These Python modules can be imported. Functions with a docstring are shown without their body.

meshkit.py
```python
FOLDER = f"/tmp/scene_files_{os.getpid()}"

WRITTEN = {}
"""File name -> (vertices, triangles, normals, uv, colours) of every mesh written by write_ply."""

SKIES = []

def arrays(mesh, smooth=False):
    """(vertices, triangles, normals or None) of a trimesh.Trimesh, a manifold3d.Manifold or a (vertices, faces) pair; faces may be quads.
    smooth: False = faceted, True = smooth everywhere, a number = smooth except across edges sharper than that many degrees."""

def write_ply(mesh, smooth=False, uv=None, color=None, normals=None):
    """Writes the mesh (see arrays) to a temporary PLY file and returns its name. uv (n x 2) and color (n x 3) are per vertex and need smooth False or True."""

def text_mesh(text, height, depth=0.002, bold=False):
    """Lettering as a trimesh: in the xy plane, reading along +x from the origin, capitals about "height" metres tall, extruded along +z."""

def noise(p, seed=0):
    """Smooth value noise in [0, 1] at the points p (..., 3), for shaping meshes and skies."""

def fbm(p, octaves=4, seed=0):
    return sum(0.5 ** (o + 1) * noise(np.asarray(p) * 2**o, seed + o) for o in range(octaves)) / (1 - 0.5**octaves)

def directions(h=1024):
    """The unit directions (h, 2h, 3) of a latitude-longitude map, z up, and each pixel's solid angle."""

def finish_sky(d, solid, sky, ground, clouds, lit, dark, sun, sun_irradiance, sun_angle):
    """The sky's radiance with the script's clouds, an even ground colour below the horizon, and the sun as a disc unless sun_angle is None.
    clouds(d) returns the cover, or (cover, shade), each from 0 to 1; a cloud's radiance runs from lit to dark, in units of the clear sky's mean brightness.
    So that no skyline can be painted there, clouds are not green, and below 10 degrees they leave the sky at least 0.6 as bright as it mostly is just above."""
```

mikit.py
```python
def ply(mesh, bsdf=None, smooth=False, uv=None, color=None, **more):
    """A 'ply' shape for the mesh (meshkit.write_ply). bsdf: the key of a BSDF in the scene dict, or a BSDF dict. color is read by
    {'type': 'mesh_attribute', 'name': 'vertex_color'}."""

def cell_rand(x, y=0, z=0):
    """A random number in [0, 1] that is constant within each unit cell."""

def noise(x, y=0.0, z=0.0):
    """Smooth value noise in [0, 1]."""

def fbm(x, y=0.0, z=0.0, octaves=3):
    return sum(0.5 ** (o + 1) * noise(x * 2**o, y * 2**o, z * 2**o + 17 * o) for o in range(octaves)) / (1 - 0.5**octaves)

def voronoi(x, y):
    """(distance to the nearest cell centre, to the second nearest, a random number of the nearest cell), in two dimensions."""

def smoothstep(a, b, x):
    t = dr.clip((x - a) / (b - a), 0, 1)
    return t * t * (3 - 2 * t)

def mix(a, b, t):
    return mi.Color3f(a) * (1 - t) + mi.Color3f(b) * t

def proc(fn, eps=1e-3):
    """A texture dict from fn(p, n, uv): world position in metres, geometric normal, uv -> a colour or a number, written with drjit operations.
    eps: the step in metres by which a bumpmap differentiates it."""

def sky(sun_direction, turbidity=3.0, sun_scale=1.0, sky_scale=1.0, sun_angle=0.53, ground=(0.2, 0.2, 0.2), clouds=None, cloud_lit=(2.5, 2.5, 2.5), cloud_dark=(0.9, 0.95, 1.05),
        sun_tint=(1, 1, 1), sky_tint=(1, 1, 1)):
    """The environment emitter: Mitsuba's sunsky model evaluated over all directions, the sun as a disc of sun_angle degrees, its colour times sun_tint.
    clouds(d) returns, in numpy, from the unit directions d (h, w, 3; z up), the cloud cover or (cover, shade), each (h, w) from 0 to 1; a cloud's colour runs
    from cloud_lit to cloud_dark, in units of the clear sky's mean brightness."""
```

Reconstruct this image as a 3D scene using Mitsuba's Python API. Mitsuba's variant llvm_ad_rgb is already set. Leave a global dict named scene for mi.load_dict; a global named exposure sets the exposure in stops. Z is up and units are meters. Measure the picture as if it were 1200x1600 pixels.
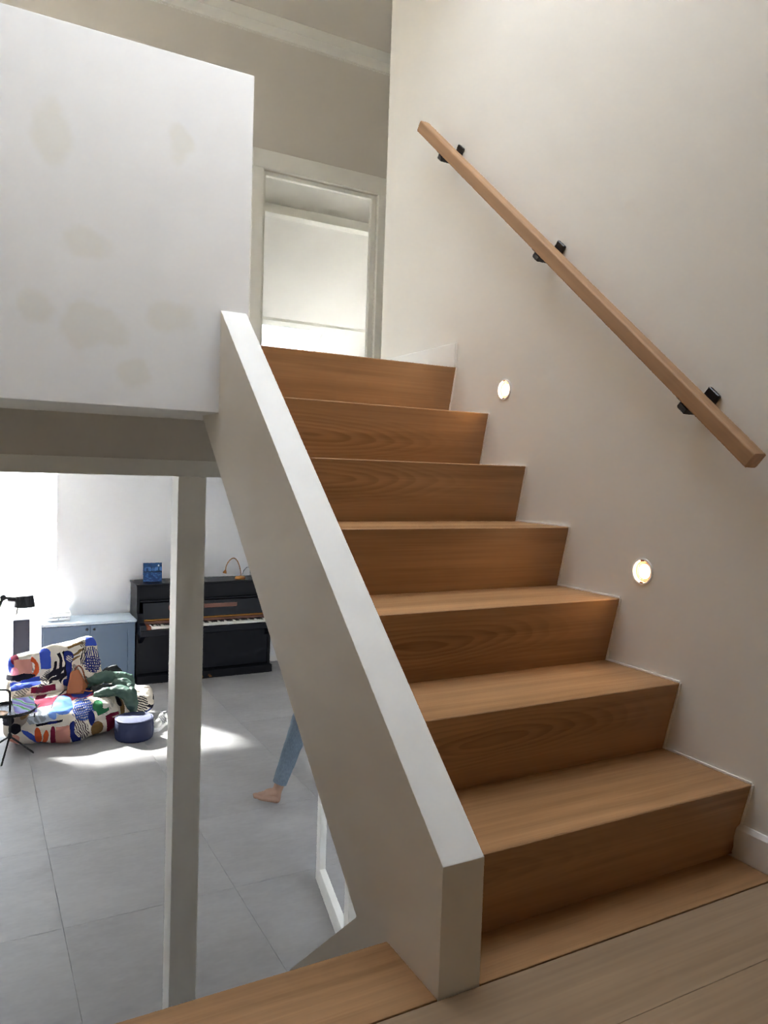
import math
import numpy as np, trimesh, shapely, manifold3d as m3
import drjit as dr
import mitsuba as mi
import mikit, meshkit
from mikit import noise, fbm, cell_rand, smoothstep, mix

T = mi.ScalarTransform4f
scene, labels = {}, {}
PI = math.pi

# ------------------------------------------------------------------ camera, sky, sun, exposure
EYE = np.array([0.0, 0.0, 0.9133])
YAW, PITCH, ROLL, FOCAL = 0.4993, -0.0519, 0.0329, 1191.1
fw = np.array([math.sin(YAW) * math.cos(PITCH), math.cos(YAW) * math.cos(PITCH), math.sin(PITCH)])
rt = np.cross(fw, [0, 0, 1.0]); rt /= np.linalg.norm(rt)
up = np.cross(rt, fw)
up = -rt * math.sin(ROLL) + up * math.cos(ROLL)
scene['camera'] = {'type': 'perspective', 'fov': math.degrees(2 * math.atan(600 / FOCAL)), 'fov_axis': 'x', 'near_clip': 0.02, 'far_clip': 500.0,
                   'to_world': T().look_at(origin=EYE.tolist(), target=(EYE + fw).tolist(), up=up.tolist())}
exposure = 5.4
SUN = np.array([-0.447 * math.cos(0.655), 0.894 * math.cos(0.655), math.sin(0.655)])
scene['sky'] = mikit.sky(SUN, turbidity=3.5, sun_scale=0.9, sky_scale=1.0, sun_angle=4.5, ground=(0.45, 0.44, 0.42),
                         clouds=lambda d: (np.full(d.shape[:2], 0.75), np.full(d.shape[:2], 0.1)), cloud_lit=(1.37, 1.46, 1.58), cloud_dark=(0.9, 0.93, 0.97), sun_tint=(0.80, 1.0, 1.36))


# ------------------------------------------------------------------ helpers
def lin(h):
    h = h.lstrip('#')
    c = np.array([int(h[i:i + 2], 16) / 255 for i in (0, 2, 4)])
    return [float(x) for x in np.where(c <= 0.04045, c / 12.92, ((c + 0.055) / 1.055) ** 2.4)]


def rgb(c):
    return {'type': 'rgb', 'value': lin(c) if isinstance(c, str) else list(c)}


def mat(name, color, rough=0.6, metal=0.0, spec=0.5, coat=0.0, bump=None, sheen=0.0):
    d = {'type': 'principled', 'base_color': rgb(color) if not isinstance(color, dict) else color, 'roughness': rough, 'metallic': metal, 'specular': spec}
    if coat:
        d['clearcoat'] = coat; d['clearcoat_gloss'] = 0.9
    if sheen:
        d['sheen'] = sheen
    if bump:
        d = {'type': 'bumpmap', 'scale': bump[1], 'nested_texture': bump[0], 'nested_bsdf': d}
    scene[name] = {'type': 'twosided', 'nested': d}
    return name


def numbered(key, taken):
    if key not in taken and not any(k.startswith(key + '__') for k in taken):
        return key
    i = 1
    while f'{key}_{i:03d}' in taken or any(k.startswith(f'{key}_{i:03d}__') for k in taken):
        i += 1
    return f'{key}_{i:03d}'


COUNT = {}
def fresh(key):
    n = COUNT.get(key, 0); COUNT[key] = n + 1
    return key if n == 0 else f'{key}_{n:03d}'


def obj(name, mesh, bsdf, parent=None, label=None, cat=None, group=None, kind=None, smooth=False, **more):
    key = fresh(f'{parent}__{name}' if parent else name)
    scene[key] = mesh if isinstance(mesh, dict) else mikit.ply(mesh, bsdf, smooth=smooth, **more)
    info = {k: v for k, v in (('label', label), ('category', cat), ('group', group), ('kind', kind)) if v}
    if info:
        labels[key] = info
    return key


def thing(name, label, cat, group=None, kind=None):
    key = fresh(name)
    labels[key] = {k: v for k, v in (('label', label), ('category', cat), ('group', group), ('kind', kind)) if v}
    return key


def struct(name, mesh, bsdf, label=None, smooth=False):
    return obj(name, mesh, bsdf, label=label, kind='structure', smooth=smooth)


def cat_(*ms):
    return trimesh.util.concatenate([m for m in ms])


def box(x0, x1, y0, y1, z0, z1, c=0.0):
    """A box with chamfered edges."""
    lo, hi = np.minimum([x0, y0, z0], [x1, y1, z1]), np.maximum([x0, y0, z0], [x1, y1, z1])
    if c <= 0:
        return trimesh.creation.box(bounds=[lo, hi])
    c = min(c, 0.45 * float((hi - lo).min()))
    pts = []
    for i in range(8):
        s = np.array([(i >> k) & 1 for k in range(3)])
        p = np.where(s, hi, lo); d = np.where(s, -c, c)
        for k in range(3):
            q = p + d; q[k] = p[k]; pts.append(q)
    return trimesh.Trimesh(*hull_arrays(np.array(pts)), process=False)


def hull_arrays(pts):
    m = m3.Manifold.hull_points(np.asarray(pts, np.float64)).to_mesh()
    return np.array(m.vert_properties[:, :3]), np.array(m.tri_verts)


def prism(poly, axis, a, b):
    """Extrudes a 2-D polygon along an axis; for 'x' the polygon is (y, z), for 'y' (x, z), for 'z' (x, y)."""
    g = poly if hasattr(poly, 'exterior') else shapely.Polygon(poly)
    m = trimesh.creation.extrude_polygon(g, b - a, engine='earcut')
    v = np.array(m.vertices); v[:, 2] += a
    if axis == 'x':
        v = v[:, [2, 0, 1]]
    elif axis == 'y':
        v = v[:, [0, 2, 1]]
        m.faces = m.faces[:, ::-1]
    return trimesh.Trimesh(v, np.array(m.faces), process=False)


def man(mesh):
    return m3.Manifold(m3.Mesh(np.asarray(mesh.vertices, np.float32), np.asarray(mesh.faces, np.uint32)))


def tri(m):
    q = m.to_mesh()
    return trimesh.Trimesh(np.array(q.vert_properties[:, :3], float), np.array(q.tri_verts), process=False)


def ball(p, r, n=20):
    return m3.Manifold.sphere(r, n).translate([float(x) for x in p])


def bone(p, rp, q, rq, n=20):
    return m3.Manifold.batch_hull([ball(p, rp, n), ball(q, rq, n)])


def chain(pts, radii, n=20):
    return m3.Manifold.batch_boolean([bone(pts[i], radii[i], pts[i + 1], radii[i + 1], n) for i in range(len(pts) - 1)], m3.OpType.Add)


def union(*ms):
    return m3.Manifold.batch_boolean(list(ms), m3.OpType.Add)


def smoothed(m, length, it=12):
    t = tri(m.refine_to_length(length))
    t.merge_vertices()
    trimesh.smoothing.filter_taubin(t, lamb=0.5, nu=0.53, iterations=it)
    return t


def tube(points, r, sides=10, closed=False):
    p = np.asarray(points, float)
    rr = np.broadcast_to(r, (len(p),)).astype(float)
    t = np.gradient(p, axis=0); t /= np.linalg.norm(t, axis=1, keepdims=True)
    ref = np.array([0, 0, 1.0]) if abs(t[0][2]) < 0.9 else np.array([1.0, 0, 0])
    a = np.cross(t[0], ref); a /= np.linalg.norm(a)
    A = []
    for k in range(len(p)):
        a = a - t[k] * (a @ t[k]); a /= np.linalg.norm(a); A.append(a)
    A = np.array(A); B = np.cross(t, A)
    ang = np.arange(sides) * 2 * PI / sides
    v = (p[:, None] + rr[:, None, None] * (np.cos(ang)[None, :, None] * A[:, None] + np.sin(ang)[None, :, None] * B[:, None])).reshape(-1, 3)
    f = []
    for i in range(len(p) - 1):
        for j in range(sides):
            a0, b0 = i * sides + j, i * sides + (j + 1) % sides
            f += [[a0, b0, b0 + sides], [a0, b0 + sides, a0 + sides]]
    n = len(v); v = np.vstack([v, p[0], p[-1]])
    for j in range(sides):
        f.append([n, (j + 1) % sides, j]); f.append([n + 1, n - sides + j, n - sides + (j + 1) % sides])
    return trimesh.Trimesh(v, np.array(f), process=False)


def lathe(profile, center=(0, 0, 0), axis=(0, 0, 1), n=40):
    """Profile points (r, h) revolved about the axis through center."""
    pr = np.asarray(profile, float)
    ang = np.arange(n) * 2 * PI / n
    v = np.stack([pr[:, None, 0] * np.cos(ang), pr[:, None, 0] * np.sin(ang), np.broadcast_to(pr[:, None, 1], (len(pr), n))], -1).reshape(-1, 3)
    f = []
    for i in range(len(pr) - 1):
        for j in range(n):
            a, b = i * n + j, i * n + (j + 1) % n
            f += [[a, b, b + n], [a, b + n, a + n]]
    m = trimesh.Trimesh(v, np.array(f), process=False)
    m.apply_transform(trimesh.geometry.align_vectors([0, 0, 1], np.asarray(axis, float) / np.linalg.norm(axis)))
    m.apply_translation(center)
    return m


def xf(mesh, loc=(0, 0, 0), rx=0, ry=0, rz=0, pivot=(0, 0, 0)):
    m = mesh.copy()
    R = np.eye(4)
    for a, ax in ((rx, [1, 0, 0]), (ry, [0, 1, 0]), (rz, [0, 0, 1])):
        if a:
            R = trimesh.transformations.rotation_matrix(a, ax, pivot) @ R
    m.apply_transform(R); m.apply_translation(loc)
    return m


def spline(pts, n=40):
    from scipy.interpolate import CubicSpline
    p = np.asarray(pts, float); t = np.linspace(0, 1, len(p))
    return CubicSpline(t, p)(np.linspace(0, 1, n))


# ------------------------------------------------------------------ materials
RUN_ = 0.2252


def oak_colour(light, dark, seed=0.0):
    """Plain-sawn oak, grain along x: cathedral arches, streaks and pores. A board is told from the next by its height."""
    L, D = lin(light), lin(dark)

    def fn(p, n, uv):
        flat = dr.abs(n.z) > 0.5
        board = dr.select(flat, dr.floor(p.z / 0.095 + 0.5), dr.floor(p.z / 0.19) * 2.0 + 51.0) + seed
        r1, r2 = cell_rand(board, 3.0, 1.0), cell_rand(board, 7.0, 2.0)
        v = dr.select(flat, p.y * 1.0, p.z) + r1 * 3.0
        u = p.x + r2 * 9.0
        w = v + 0.035 * (fbm(u * 1.6, v * 3.0, board) - 0.5) + 0.012 * (fbm(u * 5.0, v * 14.0, board) - 0.5)
        # one cathedral figure per board: nested ellipses stretched along the grain
        cu, cv = u - 9.0 * r2 - 0.95 - 0.6 * (r1 - 0.5), w - 3.0 * r1 - dr.select(flat, 1.45 + RUN_ * (dr.floor(p.z / 0.19 + 0.5) - 1.0), dr.floor(p.z / 0.19) * 0.19 + 0.07 + 0.06 * r2)
        arch = dr.sqrt(dr.square(cv) + dr.square(cu * 0.16) + 0.0002)
        ring = arch * 95.0 + 2.2 * fbm(u * 3.0, v * 12.0, board)
        ring = ring - dr.floor(ring)
        band = smoothstep(0.15, 0.8, ring) * (1 - smoothstep(0.86, 1.0, ring)) * (1 - smoothstep(0.02, 0.11, arch)) * smoothstep(0.35, 0.6, r1 + 0.2)
        streak = fbm(u * 2.2, w * 70.0, board)
        fine = fbm(u * 5.0, v * 260.0, board + 2.0)
        wide = fbm(u * 0.8, w * 13.0, board + 5.0)
        t = dr.clip(0.26 * band + 0.30 * (streak - 0.3) + 0.22 * (fine - 0.35) + 0.85 * (wide - 0.25), 0, 1)
        return mix(L, D, t) * (0.94 + 0.12 * r1)
    return mikit.proc(fn)


mat('oak', oak_colour('#b78e65', '#79542e'), 0.42, spec=0.4)
mat('oak_board', oak_colour('#b78e65', '#79542e', 11.0), 0.4, spec=0.4)


def plank_colour(p, n, uv):
    row = dr.floor((p.y - 1.064) / 0.18)
    r = cell_rand(row, dr.floor((p.x + 0.35 * row + 0.4) / 1.8), 4.0)
    u, v = p.x + r * 7.0, p.y + r * 3.0
    t = dr.clip(0.55 * (fbm(u * 1.3, v * 16.0, r) - 0.2) + 0.4 * (fbm(u * 3.0, v * 120.0) - 0.3) + 0.25 * (fbm(u * 1.1, v * 2.0) - 0.5), 0, 1)
    return mix(lin('#a68f74'), lin('#7f684e'), t) * (0.93 + 0.14 * r)


mat('landing_oak', mikit.proc(plank_colour), 0.45, spec=0.35)


def rail_colour(p, n, uv):
    s = 0.764 * p.y + 0.645 * p.z
    q = -0.645 * p.y + 0.764 * p.z
    t = dr.clip(0.75 * (fbm(s * 2.5, q * 90.0, p.x * 90.0) - 0.2) + 0.3 * (fbm(s * 1.2, q * 18.0, p.x * 18.0) - 0.4), 0, 1)
    return mix(lin('#b08b68'), lin('#84603f'), t)


mat('rail_oak', mikit.proc(rail_colour), 0.5, spec=0.3)

PATCHES = [(0.205, 1.87, .056, .10), (0.58, 1.94, .043, .075), (0.30, 1.57, .09, .055), (0.56, 1.38, .085, .06), (0.33, 1.33, .12, .07), (0.17, 1.36, .07, .05), (0.455, 1.20, .06, .05)]


def parapet_colour(p, n, uv):
    t = mi.Float(0)
    for cx, cz, rx, rz in PATCHES:
        wob = 1.1 * (fbm(p.x * 14.0, p.z * 14.0, cx * 31.0) - 0.5)
        d = dr.sqrt(dr.square((p.x - cx) / rx) + dr.square((p.z - cz) / rz)) + wob
        t = dr.maximum(t, 1 - smoothstep(0.6, 1.1, d))
    brush = fbm(p.x * 4.0, p.z * 3.0, p.y)
    return mix(lin('#e9e9e8'), lin('#dedbd0'), t * 0.5) * (0.97 + 0.06 * brush)


mat('parapet_paint', mikit.proc(parapet_colour), 0.7, spec=0.25)


def stair_wall_colour(p, n, uv):
    b = fbm(p.y * 2.3 + 0.8 * p.z, p.z * 1.4 - 0.6 * p.y, p.x)
    s = smoothstep(0.5, 0.62, fbm(p.y * 1.2 - p.z, p.z * 5.0 + p.y * 2.0, 3.0))
    return mix(lin('#e6e2d9'), lin('#ddd6c8'), dr.clip(0.5 * b + 0.4 * s, 0, 1))


mat('stair_wall_paint', mikit.proc(stair_wall_colour), 0.6, spec=0.3)
mat('cap_paint', '#eeeeea', 0.35, spec=0.5)
mat('wall_paint', '#e6e2d8', 0.75, spec=0.2)
mat('white_paint', '#ecebe8', 0.7, spec=0.2)
mat('living_paint', '#ebebec', 0.75, spec=0.2)
mat('hall_paint', '#d5d0c8', 0.75, spec=0.2)
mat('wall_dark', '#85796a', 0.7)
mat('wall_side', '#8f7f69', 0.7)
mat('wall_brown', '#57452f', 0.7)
mat('wall_mid', '#a39a8e', 0.7)
mat('trim_paint', '#edece6', 0.4, spec=0.4)
mat('sealant_white', '#f1efe9', 0.5)


def tile_colour(p, n, uv):
    r = cell_rand(dr.floor((p.x - 0.46) / 0.96), dr.floor((p.y - 4.33) / 0.96), 9.0)
    a = fbm(p.x * 2.2 + r * 7, p.y * 2.2, r * 5)
    b = fbm(p.x * 9.0, p.y * 22.0, r * 5)
    s = fbm(p.x * 30.0 + 0.0 * r, p.y * 60.0, 2.0)
    t = dr.clip(0.9 * (a - 0.25) + 0.35 * (b - 0.4) + 0.3 * (s - 0.5), 0, 1)
    return mix(lin('#a5a4a4'), lin('#8a8888'), t) * (0.965 + 0.07 * r)


mat('tile_grey', mikit.proc(tile_colour), 0.45, spec=0.35)
mat('grout', '#82817f', 0.8)
mat('black_metal', '#15161a', 0.4, spec=0.5)
mat('black_bracket', '#101012', 0.35, spec=0.6)
mat('brass', '#b07a3e', 0.3, metal=1.0)
mat('bezel_tan', '#c9a48c', 0.35)
mat('piano_black', '#060811', 0.35, spec=0.35)
mat('piano_panel', '#0a0e18', 0.4, spec=0.35)
mat('ivory_key', '#eeece4', 0.3)
mat('felt_brown', '#7d574c', 0.8)
mat('cabinet_blue', '#586b7f', 0.5, spec=0.4)
mat('cabinet_top', '#b9c6d2', 0.4, spec=0.4)
mat('plastic_white', '#f0f0f0', 0.35)
mat('slot_grey', '#6d6d70', 0.6)
mat('speaker_dark', '#1d2636', 0.5)
mat('navy_fabric', '#1c2447', 0.7, sheen=0.3)
mat('leather_tan', '#a45f3a', 0.45, spec=0.5)
mat('leather_dark', '#7a3d22', 0.5)
mat('puffer_green', '#465f54', 0.5, spec=0.4)
mat('puffer_lining', '#161c1c', 0.7)
mat('sneaker_white', '#bdbdba', 0.6)
mat('sneaker_grey', '#8d8f92', 0.7)
mat('sneaker_dark', '#26292e', 0.7)
mat('wood_disc', '#b98f62', 0.5)


def denim(p, n, uv):
    t = fbm(p.x * 9.0, p.y * 9.0, p.z * 5.0) * 0.6 + 0.4 * noise(p.x * 140.0, p.y * 140.0, p.z * 60.0)
    return mix(lin('#84929e'), lin('#586674'), dr.clip(t, 0, 1))


mat('denim', mikit.proc(denim), 0.85, spec=0.1)
mat('skin', '#a98773', 0.5, spec=0.35)
mat('sweater', '#b8b2a8', 0.9, spec=0.1)
mat('hair_brown', '#3a281d', 0.6)
mat('eye_white', '#e8e4de', 0.3)
mat('eye_dark', '#2a1c14', 0.2)
mat('lip', '#a5655c', 0.5)
mat('terrace_stone', '#dcd9d2', 0.8)
mat('garden_wall', '#e5e2dc', 0.8)
scene['pane'] = {'type': 'thindielectric', 'int_ior': 1.5}

# ------------------------------------------------------------------ measures
XL, XR, XW = 0.7208, 0.8084, 1.6644            # stair wall faces, right wall
Y1, RUN, RISE, OVER, YA = 1.1485, 0.2252, 0.19, 0.0436, 1.0669
FL, FT = -1.62, 1.33                             # living room floor, upper floor
LX0, LV0 = -0.15, -2.9                           # left ends of the stairwell and of the rooms
PY = 2.48                                        # parapet face
LY = 2.95                                        # opening frame plane
BY = 9.40                                        # back wall of the living room
DY = 5.80                                        # glazed door plane upstairs

# ------------------------------------------------------------------ structure
# right wall with the holes of its two recessed lights
LAMPS = [(1.522, 0.659), (2.191, 1.220)]
cut = m3.Manifold.batch_boolean([m3.Manifold.cylinder(0.09, 0.0345, 0.0345, 40).rotate([0, 90, 0]).translate([XW - 0.01, y, z]) for y, z in LAMPS], m3.OpType.Add)
right = man(box(XW, XW + 0.16, -5.0, 3.131, FL, 4.33)) - cut
struct('wall_right', tri(right), 'wall_paint')
struct('wall_hall_front', box(XW + 0.16, 5.2, 2.97, 3.131, FT, 4.33), 'wall_paint')
struct('wall_parapet', box(LX0, 0.816, PY, PY + 0.10, 1.091, 2.196, 0.0015), 'parapet_paint')
struct('floor_upper', box(LX0, 0.805, PY + 0.1, LY, 1.0915, FT), 'white_paint')
struct('ceiling_living', box(LV0, 5.2, LY, BY + 0.25, 1.0915, FT), 'white_paint')
struct('floor_upper_stair', box(0.805, XW, 2.722, LY, 1.135, FT), 'white_paint')
struct('floor_upper_right', box(XW + 0.16, 5.2, 2.722, LY, 1.0915, FT), 'white_paint')
# header over the opening
struct('wall_opening', prism([(LX0, 0.930), (XW, 0.930), (XW, 1.0915), (LX0, 1.0915)], 'y', LY, LY + 0.12), 'hall_paint')
# stair side wall: inclined cap, plaster face, slanted foot
SLOPE = (1.421 - 0.2373) / (2.476 - YA)
zc = lambda y: 0.2373 + (y - YA) * SLOPE
side = [(YA, -0.30), (1.672, -0.292), (1.384, -0.024), (2.682, 1.091), (PY, 1.091), (PY, zc(PY)), (YA, 0.2373)]
g = shapely.Polygon([(YA, 0.0), (YA, -0.30), (1.25, -1.62), (1.74, -1.62), (1.74, -0.355), (1.384, -0.024), (2.682, 1.0912), (PY, 1.0912), (PY, zc(PY) - 0.0015), (YA, 0.2373 - 0.0015)])
sw = struct('wall_stair', prism(g, 'x', XL, XR), 'stair_wall_paint')
d = np.array([0, 1, SLOPE]) / math.hypot(1, SLOPE)
cap = prism([(YA, 0.2373 - 0.0016), (PY, zc(PY) - 0.0016), (PY, zc(PY)), (YA + 0.001, 0.2373)], 'x', XL + 0.0008, XR - 0.0008)
obj('cap', cap, 'cap_paint', sw, label='satin white sloping top face')
# soffit under the flight
struct('ceiling_stair', prism([(1.384, -0.030), (2.70, 1.0905), (2.70, 1.13), (1.35, -0.0305 + 0.01)], 'x', XR, XW), 'white_paint')
# landing
lf = struct('floor_landing', box(LX0, XW, -5.0, YA - 0.0005, -0.29, -0.0125), 'grout')
for r in range(-17, 0):
    y0, y1 = max(-2.0, 1.064 + r * 0.18), 1.064 + (r + 1) * 0.18
    k0 = math.floor((LX0 + 0.35 * r + 0.4) / 1.8)
    for k in range(k0, k0 + 4):
        x0, x1 = max(LX0, k * 1.8 - 0.35 * r - 0.4), min(XW - 0.001, (k + 1) * 1.8 - 0.35 * r - 0.4)
        if x1 - x0 > 0.02:
            obj('plank', box(x0 + 0.0004, x1 - 0.0004, y0 + 0.0004, y1 - 0.0004, -0.012, 0.0, 0.0003), 'landing_oak', lf)
struct('wall_under_landing', box(LX0, XL, YA + 0.03, 1.245, FL, -0.041), 'wall_brown')
struct('wall_under_stair', box(XR, XW, YA + 0.03, 1.36, FL, -0.045), 'wall_brown')
struct('floor_edge', box(LX0, XL - 0.0006, YA + 0.0012, 1.251, -0.04, 0.0, 0.001), 'oak_board', label='oak edging board of the landing floor')
# living room floor of large tiles
lo = struct('floor', box(LV0, 5.2, 1.2, BY + 0.02, FL - 0.12, FL - 0.010), 'grout')
S = 0.96
for i in range(-4, 6):
    for j in range(-4, 7):
        x0, x1 = max(0.46 + i * S, LV0), min(0.46 + (i + 1) * S, 5.2)
        y0, y1 = max(4.33 + j * S, 1.25), min(4.33 + (j + 1) * S, BY)
        if x1 - x0 > 0.05 and y1 - y0 > 0.05:
            obj('tile', box(x0 + 0.0008, x1 - 0.0008, y0 + 0.0008, y1 - 0.0008, FL - 0.0098, FL, 0.0006), 'tile_grey', lo)
# living room walls; a wide window at the left of the back wall
WX0, WX1, WZ1 = -0.65, 0.88, 0.95
back = man(box(LV0, 5.2, BY, BY + 0.30, FL - 0.1, 1.0915)) - man(box(WX0, WX1, BY - 0.1, BY + 0.5, FL - 0.02, WZ1))
struct('wall_back', tri(back), 'living_paint')
struct('wall_living_right', box(5.2, 5.4, 1.2, BY + 0.3, FL - 0.1, 4.6), 'living_paint')
struct('wall_living_left', box(LV0 - 0.2, LV0, 1.2, BY + 0.3, FL - 0.1, 4.6), 'living_paint')
struct('wall_living_front', box(XW + 0.16, 5.2, 1.2, 1.4, FL, 1.09), 'living_paint')
wd = thing('window_1', 'wide garden window at the left end of the living room back wall', 'window', kind='structure')
labels[wd].pop('category')
obj('frame', cat_(box(WX0 - 0.09, WX0 - 0.02, BY + 0.30, BY + 0.36, FL, WZ1 + 0.1), box(WX1 + 0.02, WX1 + 0.09, BY + 0.30, BY + 0.36, FL, WZ1 + 0.1), box(WX0 - 0.02, WX1 + 0.02, BY + 0.30, BY + 0.36, WZ1 + 0.02, WZ1 + 0.1)), 'trim_paint', wd)
obj('glass', box(WX0 - 0.02, WX1 + 0.02, BY + 0.329, BY + 0.331, FL, WZ1 + 0.02), 'pane', wd)
scene[wd + '__glass'] = {'type': 'rectangle', 'to_world': T().translate([(WX0 + WX1) / 2, BY + 0.33, (FL + WZ1) / 2]).rotate([1, 0, 0], 90).scale([(WX1 - WX0) / 2 + 0.02, (WZ1 - FL) / 2 + 0.02, 1]), 'bsdf': {'type': 'ref', 'id': 'pane'}}
struct('terrace', box(-9, 8, BY + 0.36, 19, FL - 0.2, FL - 0.02), 'terrace_stone', label='bright stone terrace outside the window')
# stairwell shell
SKX0, SKX1, SKY0, SKY1, SKZ = -0.12, 1.62, 0.85, 2.42, 3.02
roof = man(box(LV0 - 0.2, 5.4, 2.70, 5.80, 4.33, 4.62)) - man(box(-2.1, -0.75, 3.2, 4.5, 4.2, 4.8))
struct('ceiling', tri(roof), 'hall_paint')
struct('ceiling_stairwell', tri(man(box(LX0 - 0.15, XW + 0.16, -5.2, 2.70, SKZ, SKZ + 0.14)) - man(box(SKX0, SKX1, SKY0, SKY1, 3.0, 4.0))), 'white_paint')
struct('wall_stairwell_top', box(LV0, 5.2, 2.70, 2.80, SKZ, 4.33), 'hall_paint')
struct('window_4', tri(man(box(-2.18, -0.67, 3.12, 4.58, 4.62, 4.70)) - man(box(-2.1, -0.75, 3.2, 4.5, 4.5, 4.8))), 'trim_paint', label='skylight frame over the upper hall')
struct('wall_left', box(LX0 - 0.15, LX0, -5.0, PY, -0.30, 4.33), 'wall_side')
struct('wall_left_lower', box(LX0 - 0.15, LX0, YA + 0.03, PY, FL, -0.3002), 'wall_brown')
struct('wall_left_upper', box(LV0 - 0.2, LV0, PY, DY, FT, 4.33), 'hall_paint')
struct('wall_left_return', box(LV0, LX0 - 0.15, PY - 0.1, PY, FT, 4.33), 'white_paint')
struct('wall_living_front_left', box(LV0, LX0, LY, LY + 0.1, FL, 1.0915), 'living_paint')
struct('wall_left_end', box(LX0 - 0.15, LX0, PY, LY, FL, 1.0915), 'wall_paint')
struct('wall_behind', box(LX0, XW + 0.16, -5.2, -5.0, -0.3, 4.33), 'wall_dark')
# opening frame: lintel and post
of = thing('trim_1', 'white painted opening frame with lintel and square post', 'frame', kind='structure')
labels[of].pop('category')
obj('lintel', box(LX0, XW - 0.001, LY - 0.006, LY + 0.10, 0.872, 0.934, 0.0015), 'trim_paint', of)
obj('post', box(0.7045, 0.8125, LY - 0.006, LY + 0.10, FL, 0.8715, 0.0015), 'trim_paint', of)
# upper hall: rear wall with the glazed door, purlin
DX0, DX1, DZ = 1.995, 3.003, 3.235
rear = man(box(LV0, 5.2, DY, DY + 0.12, FT, 4.33)) - man(box(DX0, DX1, DY - 0.1, DY + 0.3, FT - 0.01, DZ))
struct('wall_hall_rear', tri(rear), 'hall_paint')
struct('wall_hall_right', box(5.2, 5.4, 2.97, 9.9, FT, 4.62), 'hall_paint')
struct('trim_2', box(LV0, 5.2, DY - 0.135, DY, 4.245, 4.3299, 0.003), 'trim_paint', label='white painted beam along the top of the hall wall')
dr1 = thing('door_1', 'white framed glazed door upstairs at the end of the hall', 'door', kind='structure')
labels[dr1].pop('category')
obj('lintel', box(DX0 - 0.09, DX1 + 0.09, DY - 0.025, DY + 0.12, DZ + 0.001, DZ + 0.14, 0.002), 'trim_paint', dr1)
obj('jamb', box(DX0 - 0.09, DX0, DY - 0.025, DY + 0.12, FT, DZ, 0.002), 'trim_paint', dr1)
obj('jamb', box(DX1, DX1 + 0.09, DY - 0.025, DY + 0.12, FT, DZ, 0.002), 'trim_paint', dr1)
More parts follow.
